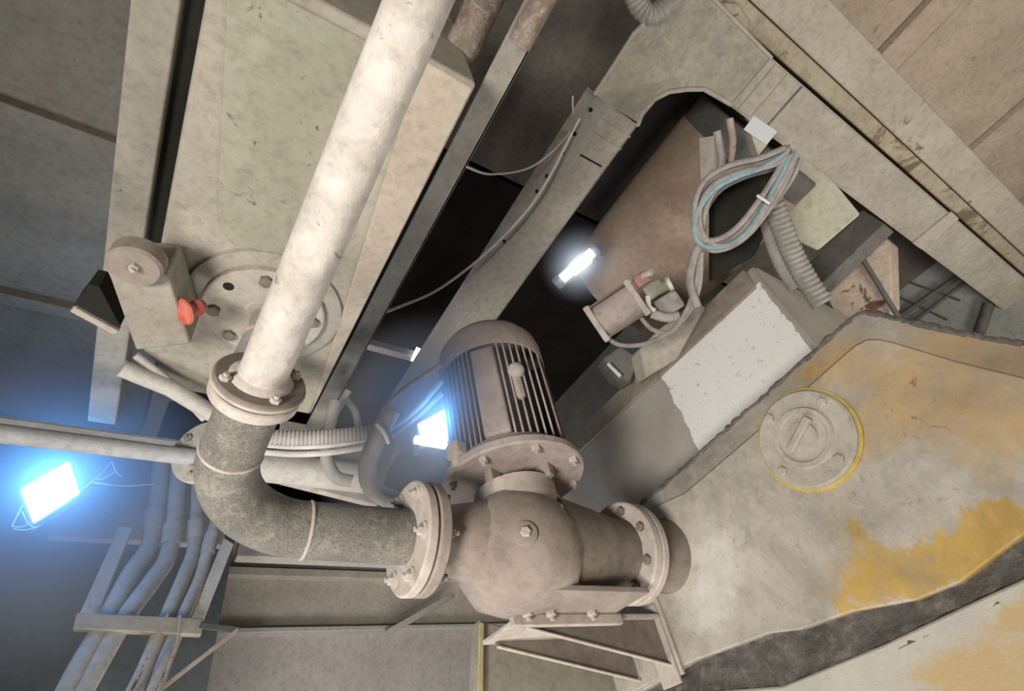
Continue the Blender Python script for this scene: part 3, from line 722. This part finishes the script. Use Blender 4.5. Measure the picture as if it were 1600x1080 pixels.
for i, (pts, lab) in enumerate((([(545, 610), (528, 640), (515, 665)], 'short dark cable beside the foot of the steel channel'), ([(540, 622), (556, 645), (560, 672)], 'dark cable curling over behind the level ribbed hose'))):
    tag(MB().tube(spline([at(u, v, d=2.1) for u, v in pts], 8), .014, 10).build('dark_cable', M['hose_dark']), lab, 'cable')
tag(MB().tube(spline([at(u, v, d=1.66) for u, v in ((610, 690), (600, 660), (612, 625), (660, 588), (690, 570))], 8), .008, 10).build('motor_cable', M['cable_grey']), 'thin grey cable rising from the cable tie along the tray edge', 'cable')
tie = MB()
tie.tube(spline([at(u, v, d=1.62) for u, v in ((588, 662), (600, 676), (608, 694))], 6), .006, 8)
tag(tie.build('cable_tie', M['cable_white']), 'pale cable tie where the hoses cross beside the motor', 'cable tie')
# sagging pale cloth-like wrap at lower tray end and its bottom panel
o = MB().prism([at(u, v, y=1.955) for u, v in ((440, 655), (620, 690), (590, 790), (430, 750))], (0, .03, 0)).build('junction_plate', M['dust'], bevel=.006)
tag(o, 'grey dusty plate behind the level ribbed hose', 'panel')

# ================================================================== ACTUATOR (air cylinder + valve) in front of the dark void
A0, A1 = at(937, 503, d=2.15), at(990, 468, d=2.15); ad = (A1 - A0).normalized()
vu = (A0.normalized()); au = ad.cross(vu).normalized(); av = au.cross(ad)
ac = thing('air_cylinder', 'small square-ended air cylinder with tie rods beside the painted block', 'actuator', A0)
LN = (A1 - A0).length
MB().tube([A0, A1], .074, 28).build('barrel', M['dust_pink'], ac)
for c in (A0 - ad * .012, A1 + ad * .012):
    e_ = MB().box(c, (.026, .165, .165), (ad, au, av)).build('end_plate', M['dust'], ac, bevel=.006)
    for sx in (-1, 1):
        for sy in (-1, 1):
            MB().hexbolt(c + au * .07 * sx + av * .07 * sy - ad * .013 * (1 if c is A0 - ad * .012 else -1), -ad, .012, .016).build('nut', M['brass'], e_)
for sx in (-1, 1):
    for sy in (1, -1):
        MB().tube([A0 + au * .07 * sx + av * .07 * sy, A1 + au * .07 * sx + av * .07 * sy], .0045, 8).build('tie_rod', M['dust_dark'], ac)
vv = thing('solenoid_valve', 'small red and green valve block with hose fittings above the air cylinder', 'valve', at(1015, 450, d=2.15))
MB().box(at(1002, 437, d=2.15), (.06, .05, .05), (ad, au, av)).build('red_coil', M['redbrown'], vv, bevel=.008)
MB().tube([at(1005, 432, d=2.13), at(1012, 428, d=2.11), at(1018, 425, d=2.10)], .012, 12).build('coil_nut', M['brass'], vv)
MB().box(at(1022, 452, d=2.15), (.08, .06, .06), (ad, au, av)).build('valve_body', M['greenish'], vv, bevel=.008)
MB().tube([at(1028, 452, d=2.14), at(1045, 444, d=2.14)], .023, 14).build('silencer', M['greenish'], vv)
MB().tube([at(1043, 445, d=2.135), at(1049, 442, d=2.135)], .03, 14).build('silencer_cap', M['brass'], vv)
MB().tube([at(1012, 462, d=2.12), at(1014, 480, d=2.12), at(1024, 486, d=2.12)], .011, 10).build('elbow_fitting', M['brass'], vv)
MB().box(at(1045, 475, d=2.2), (.10, .08, .05), (ad, au, av)).build('terminal_block', M['cable_grey'], vv, bevel=.012)
MB().hose([at(1018, 490, d=2.14), at(1040, 496, d=2.14), at(1060, 494, d=2.15)], .018, .012).build('ribbed_tail', M['hose'], vv)
for pts, lab in ((([(940, 518), (965, 538), (1005, 538), (1045, 520), (1075, 490), (1092, 450), (1096, 395)]), 'air tube looping from the cylinder foot up to the cable bundle'),
                 ([(1000, 495), (1020, 515), (1050, 518), (1075, 480), (1090, 430), (1090, 385)], 'air tube looping from the cylinder head up to the cable bundle')):
    tag(MB().tube(spline([at(u, v, d=2.12) for u, v in pts], 8), .0095, 10).build('air_tube', M['cable_grey']), lab, 'tube')
# mounting plate and small arm under cylinder
tag(MB().prism([at(u, v, d=2.45) for u, v in ((1000, 545), (1030, 515), (1085, 470), (1105, 480), (1060, 560), (1010, 590))], (.05, .1, .05)).build('mount_plate', M['beige'], bevel=.01), 'pale mounting plate behind the loop of air tubes', 'bracket')
tag(MB().prism([at(u, v, d=2.55) for u, v in ((942, 560), (970, 540), (1000, 560), (985, 600), (965, 590))], (.05, .1, .05)).build('dark_bracket', M['dark_steel'], bevel=.01), 'dark folded bracket below the air cylinder', 'bracket')
tag(MB().beam(at(950, 568, d=2.5), at(970, 588, d=2.5), .014, .014).build('bright_pin', M['duct_white']), 'short bright pin on the dark folded bracket', 'pin')

# ================================================================== CABLE BUNDLE
bp = [(1238, 238), (1222, 275), (1195, 320), (1165, 358), (1135, 376), (1105, 378), (1090, 360), (1092, 325), (1112, 290), (1150, 268), (1195, 255), (1232, 236)]
offs = [(-9, -7, 'cable_grey'), (-5, -3, 'cable_grey'), (0, 2, 'cable_teal'), (5, 7, 'cable_teal'), (9, 3, 'cable_grey'), (-7, 5, 'cable_grey'), (3, -6, 'cable_grey'), (11, 10, 'cable_grey'), (-2, 9, 'cable_teal'), (7, 13, 'cable_grey')]
names = ['grey topmost cable of the tied loop', 'grey inner cable of the tied loop nearest the tray', 'bluish middle cable of the tied loop',
         'bluish outer cable of the tied loop', 'grey outermost cable of the tied loop', 'grey cable on the inside of the tied loop', 'grey cable crossing the middle of the tied loop',
         'grey lowest cable of the tied loop', 'bluish innermost cable of the tied loop', 'grey sagging cable at the bottom of the tied loop']
for i, (du, dv, mn) in enumerate(offs):
    P = [at(u + .75 * du * (1 + .5 * math.sin(j * .9 + i)) + 2 * math.sin(j * 1.3 + i * 2), v + .75 * dv * (1 + .4 * math.cos(j * .7 + i)) + 2 * math.cos(j + i * 2), d=2.05 + .02 * (i % 4)) for j, (u, v) in enumerate(bp)]
    tag(MB().tube(spline(P, 8), .0105, 10).build('bundled_cable', M[mn]), names[i], 'cable', 'cables tied in a loop under the tray')
for i, (pts, r, lab) in enumerate((([(1098, 375), (1085, 400), (1078, 440), (1090, 480)], .016, 'grey cable dropping from the loop to the valve'),
                                  ([(1120, 205), (1128, 250), (1118, 285)], .014, 'dusty cable hanging from the tray corner'))):
    tag(MB().tube(spline([at(u, v, d=2.1) for u, v in pts], 8), r, 10).build('drop_cable', M['cable_grey']), lab, 'cable')
tag(MB().beam(at(1183, 305, d=1.98), at(1203, 318, d=1.98), .008, .012).build('cable_tie', M['duct_white']), 'white cable tie round the bluish cable loop', 'cable tie')
tag(MB().tube(spline([at(u, v, d=2.2) for u, v in ((1140, 185), (1145, 225), (1138, 262))], 8), .013, 10).build('thin_post', M['rust']), 'thin rusty post hanging beside the tray corner', 'rod')
# white tube end under the tray, its material set to glow
tl = thing('white_duct_end', 'bright white tube end tucked under the tray corner', 'lamp', at(1188, 205, d=2.5))
MB().tube([at(1170, 192, d=2.5), at(1206, 216, d=2.5)], .03, 16).build('tube', emit('white_tube', (1, .98, .95), .75), tl)
MB().prism([at(1172, 205, d=2.53), at(1200, 225, d=2.53), at(1185, 243, d=2.53)], (.02, .02, .05)).build('reflector', M['lightgrey'], tl)

# corrugated hoses going down to the block
tag(MB().hose([at(u, v, d=2.25) for u, v in ((1205, 310), (1220, 350), (1240, 400), (1262, 440), (1285, 475))], .036, .02, .12).build('corrugated_hose', M['hose_dark']), 'thick ribbed grey hose running down to the painted block', 'hose')
tag(MB().hose([at(u, v, d=2.3) for u, v in ((1195, 330), (1205, 370), (1220, 410), (1245, 450))], .028, .02, .08).build('corrugated_hose', M['hose_dark']), 'second ribbed hose close behind the thick one', 'hose')

# ================================================================== things under the right tray
o = MB().prism([at(u, v, d=2.9) for u, v in ((1195, 280), (1250, 240), (1300, 280), (1345, 335), (1278, 392), (1240, 375), (1205, 320))], (.1, .02, .1)).build('pale_plate', M['lightgrey'], bevel=.01)
tag(o, 'pale yellowish angular plate hanging under the right tray', 'panel')
o = MB().beam(at(1275, 440, d=3.0), at(1372, 345, d=3.0), .10, .14, (0, 0, 1)).build('dark_channel', M['dark_steel'], bevel=.006)
tag(o, 'dark steel channel slanting across below the pale plate', 'beam')
o = MB().prism([at(u, v, d=3.1) for u, v in ((1285, 450), (1375, 365), (1392, 380), (1395, 480), (1370, 520), (1310, 510))], (.15, 0, .05)).build('rusty_column', M['rust'], bevel=.01)
tag(o, 'rust-streaked pale column just behind the tank corner', 'column')
for pts, r, lab in (([(1390, 430), (1500, 470)], .008, 'upper thin rod crossing the grey-green wall'), ([(1385, 455), (1480, 500)], .008, 'lower thin rod crossing the grey-green wall'),
                    ([(1400, 498), (1500, 430)], .02, 'thicker dark rod slanting up behind the tank edge'), ([(1425, 505), (1510, 440)], .014, 'second dark rod parallel behind the tank edge'),
                    ([(1530, 520), (1545, 475)], .035, 'short dark stub standing behind the tank edge'), ([(1345, 400), (1425, 530)], .012, 'dark wire slanting across the rusty column')):
    tag(MB().tube([at(u, v, x=4.57) if 'column' not in lab else at(u, v, d=3.08) for u, v in pts], r, 10).build('thin_rod', M['dark_steel']), lab, 'rod')

# brown round duct in the void
o = thing('round_duct', 'big dusty brown round duct behind the long cable tray', 'duct', V((1.98, .7, 2.2)))
MB().tube([V((1.98, y, 2.2)) for y in (.22, .6, .9, 1.15)], [.36, .37, .37, .35], 40).build('shell', M['brown'], o)
MB().disc((1.98, .10, 2.2), Y, .355, .13, .01, 40).build('end_cap', M['dark_steel'], o)
tag(o, 'big dusty brown round duct behind the long cable tray', 'duct')
tag(MB().beam(at(1108, 215, d=2.6), at(1112, 350, d=2.6), .11, .06, (0, 1, 0)).build('square_post', M['tray']), 'square dusty post behind the cable loop', 'post')
tag(MB().beam(at(1140, 255, d=2.7), at(1130, 190, d=2.7), .05, .05).build('pale_strut', M['beige']), 'pale strut behind the thin rusty post', 'rod')
tag(MB().prism([at(u, v, d=2.3) for u, v in ((1112, 300), (1150, 262), (1225, 245), (1215, 330), (1180, 400), (1112, 440))], (.02, .02, .03)).build('dark_backing', M['black'], bevel=.01), 'black sheet added as darkness behind the tied cable loop', 'panel')  # black sheet added so the space inside the loop reads dark

# top edge clutter
tag(MB().hose([at(u, v, d=2.25) for u, v in ((985, -25), (1000, 10), (1020, 22), (1045, 5), (1060, -20))], .035, .016, .12).build('corrugated_hose', M['hose_dark']), 'ribbed hose looping at the outer edge of the tray corner', 'hose')
tag(MB().prism([at(u, v, z=2.035) for u, v in ((1130, 5), (1155, 5), (1176, 38), (1158, 60), (1138, 38))], (0, 0, .1)).build('brown_clip', M['rust'], bevel=.01), 'brown bracket between the tray corner and the concrete beam', 'bracket')

# ================================================================== LAMPS
def flood(pts, y, name, label, back, power, col, nrm):
    P = [at(u, v, y=y) for u, v in pts]; c = sum(P, V()) / 4
    n = (P[1] - P[0]).cross(P[3] - P[0]).normalized()
    if n.dot(c) > 0: n = -n          # faces the room
    o = thing(name, label, 'lamp', c)
    MB().prism([c + (p - c) * 1.12 - n * .004 for p in P], -n * .05).build('housing', M['lamp_body'], o, bevel=.006)
    MB().prism(P, n * .01).build('lens', M['lens'], o, bevel=.003)
    l = bpy.data.lights.new(name + '_light', 'POINT'); l.shadow_soft_size = .05; l.energy = power; l.color = col
    lo = bpy.data.objects.new(name + '_light', l); C.objects.link(lo); lo.location = c + n * .07 + OFF
    return c, n
LA, nA = flood([(33, 765), (108, 722), (124, 772), (52, 818)], 2.5, 'flood_light', 'glaring white LED flood light on the left with cobwebs on its rim', None, 22, (.07, .36, 1.0), None)
LB, nB = flood([(652, 664), (696, 640), (699, 690), (660, 698)], 1.29, 'flood_light', 'glaring LED flood light half hidden behind the motor fins', None, 4.4, (.07, .36, 1.0), None)
tag(MB().beam(at(648, 687, y=1.275), at(697, 696, y=1.275), .020, .02).build('glowing_tube', M['lens']), 'short glowing tube beside the flood light behind the motor', 'lamp')
fl3 = thing('far_lamp', 'distant slanted LED lamp glowing at the end of the brown duct', 'lamp', at(900, 415, d=2.75))
MB().beam(at(868, 446, d=2.75), at(934, 386, d=2.75), .06, .05).build('housing', M['lamp_body'], fl3, bevel=.01)
MB().beam(at(878, 436, d=2.71), at(926, 394, d=2.71), .045, .02).build('lens', M['lens_far'], fl3)
MB().beam(at(893, 424, d=2.695), at(920, 402, d=2.695), .06, .03).build('lens', M['lens_far'], fl3, bevel=.006)
MB().beam(at(925, 396, d=2.76), at(955, 405, d=2.95), .02, .02).build('bracket_arm', M['lamp_body'], fl3)
lf = bpy.data.lights.new('far_lamp_light', 'POINT'); lf.energy = .9; lf.color = (.7, .82, 1.0); lf.shadow_soft_size = .03
lfo = bpy.data.objects.new('far_lamp_light', lf); C.objects.link(lfo); lfo.location = at(905, 412, d=2.64) + OFF
wb = MB()
for a, b in (((18, 823), (35, 790)), ((18, 823), (52, 815)), ((52, 820), (145, 752)), ((145, 752), (175, 720)), ((145, 754), (240, 757)), ((35, 800), (55, 826)), ((150, 750), (178, 738)), ((20, 826), (62, 822)), ((175, 722), (190, 745))):
    A, B_ = at(*a, y=2.485), at(*b, y=2.485); mid = (A + B_) / 2 + V((0, 0, -.012))
    wb.tube(spline([A, mid, B_], 5), .0016, 5)
tag(wb.build('cobweb', M['web']), 'wispy cobweb strands on the lower rim of the flood light', 'cobweb', kind='stuff')

def haze(c, R, dens, label):  # scatter sphere added round a lamp to make its glow halo
    m, nt = nodes('lamp_halo'); g = NG(nt)
    tc = g.n('ShaderNodeTexCoord').outputs['Object']
    ln = g.n('ShaderNodeVectorMath', operation='LENGTH'); g.L(tc, ln.inputs[0])
    q = g.math('SUBTRACT', 1.0, g.math('DIVIDE', ln.outputs['Value'], R), True)
    d_ = g.math('MULTIPLY', g.math('POWER', q, 1.5), dens)
    s = g.n('ShaderNodeVolumeScatter'); g.L(d_, s.inputs['Density']); s.inputs['Color'].default_value = (.85, .92, 1, 1); s.inputs['Anisotropy'].default_value = .2
    o_ = g.n('ShaderNodeOutputMaterial'); g.L(s.outputs[0], o_.inputs['Volume'])
    bm = MB(); bmesh.ops.create_icosphere(bm.bm, subdivisions=3, radius=R, matrix=Matrix.Translation(c))
    o = bm.build('lamp_halo', m, origin=c); tag(o, label, 'haze', kind='stuff')
haze(LA, .74, 3.6, 'blue lamp halo built as hazy air round the left flood light')
haze(LB, .42, 10.0, 'blue lamp halo built as hazy air round the lamp behind the motor')
haze(at(905, 412, d=2.7), .22, 9.0, 'pale lamp halo built as hazy air round the far slanted lamp')
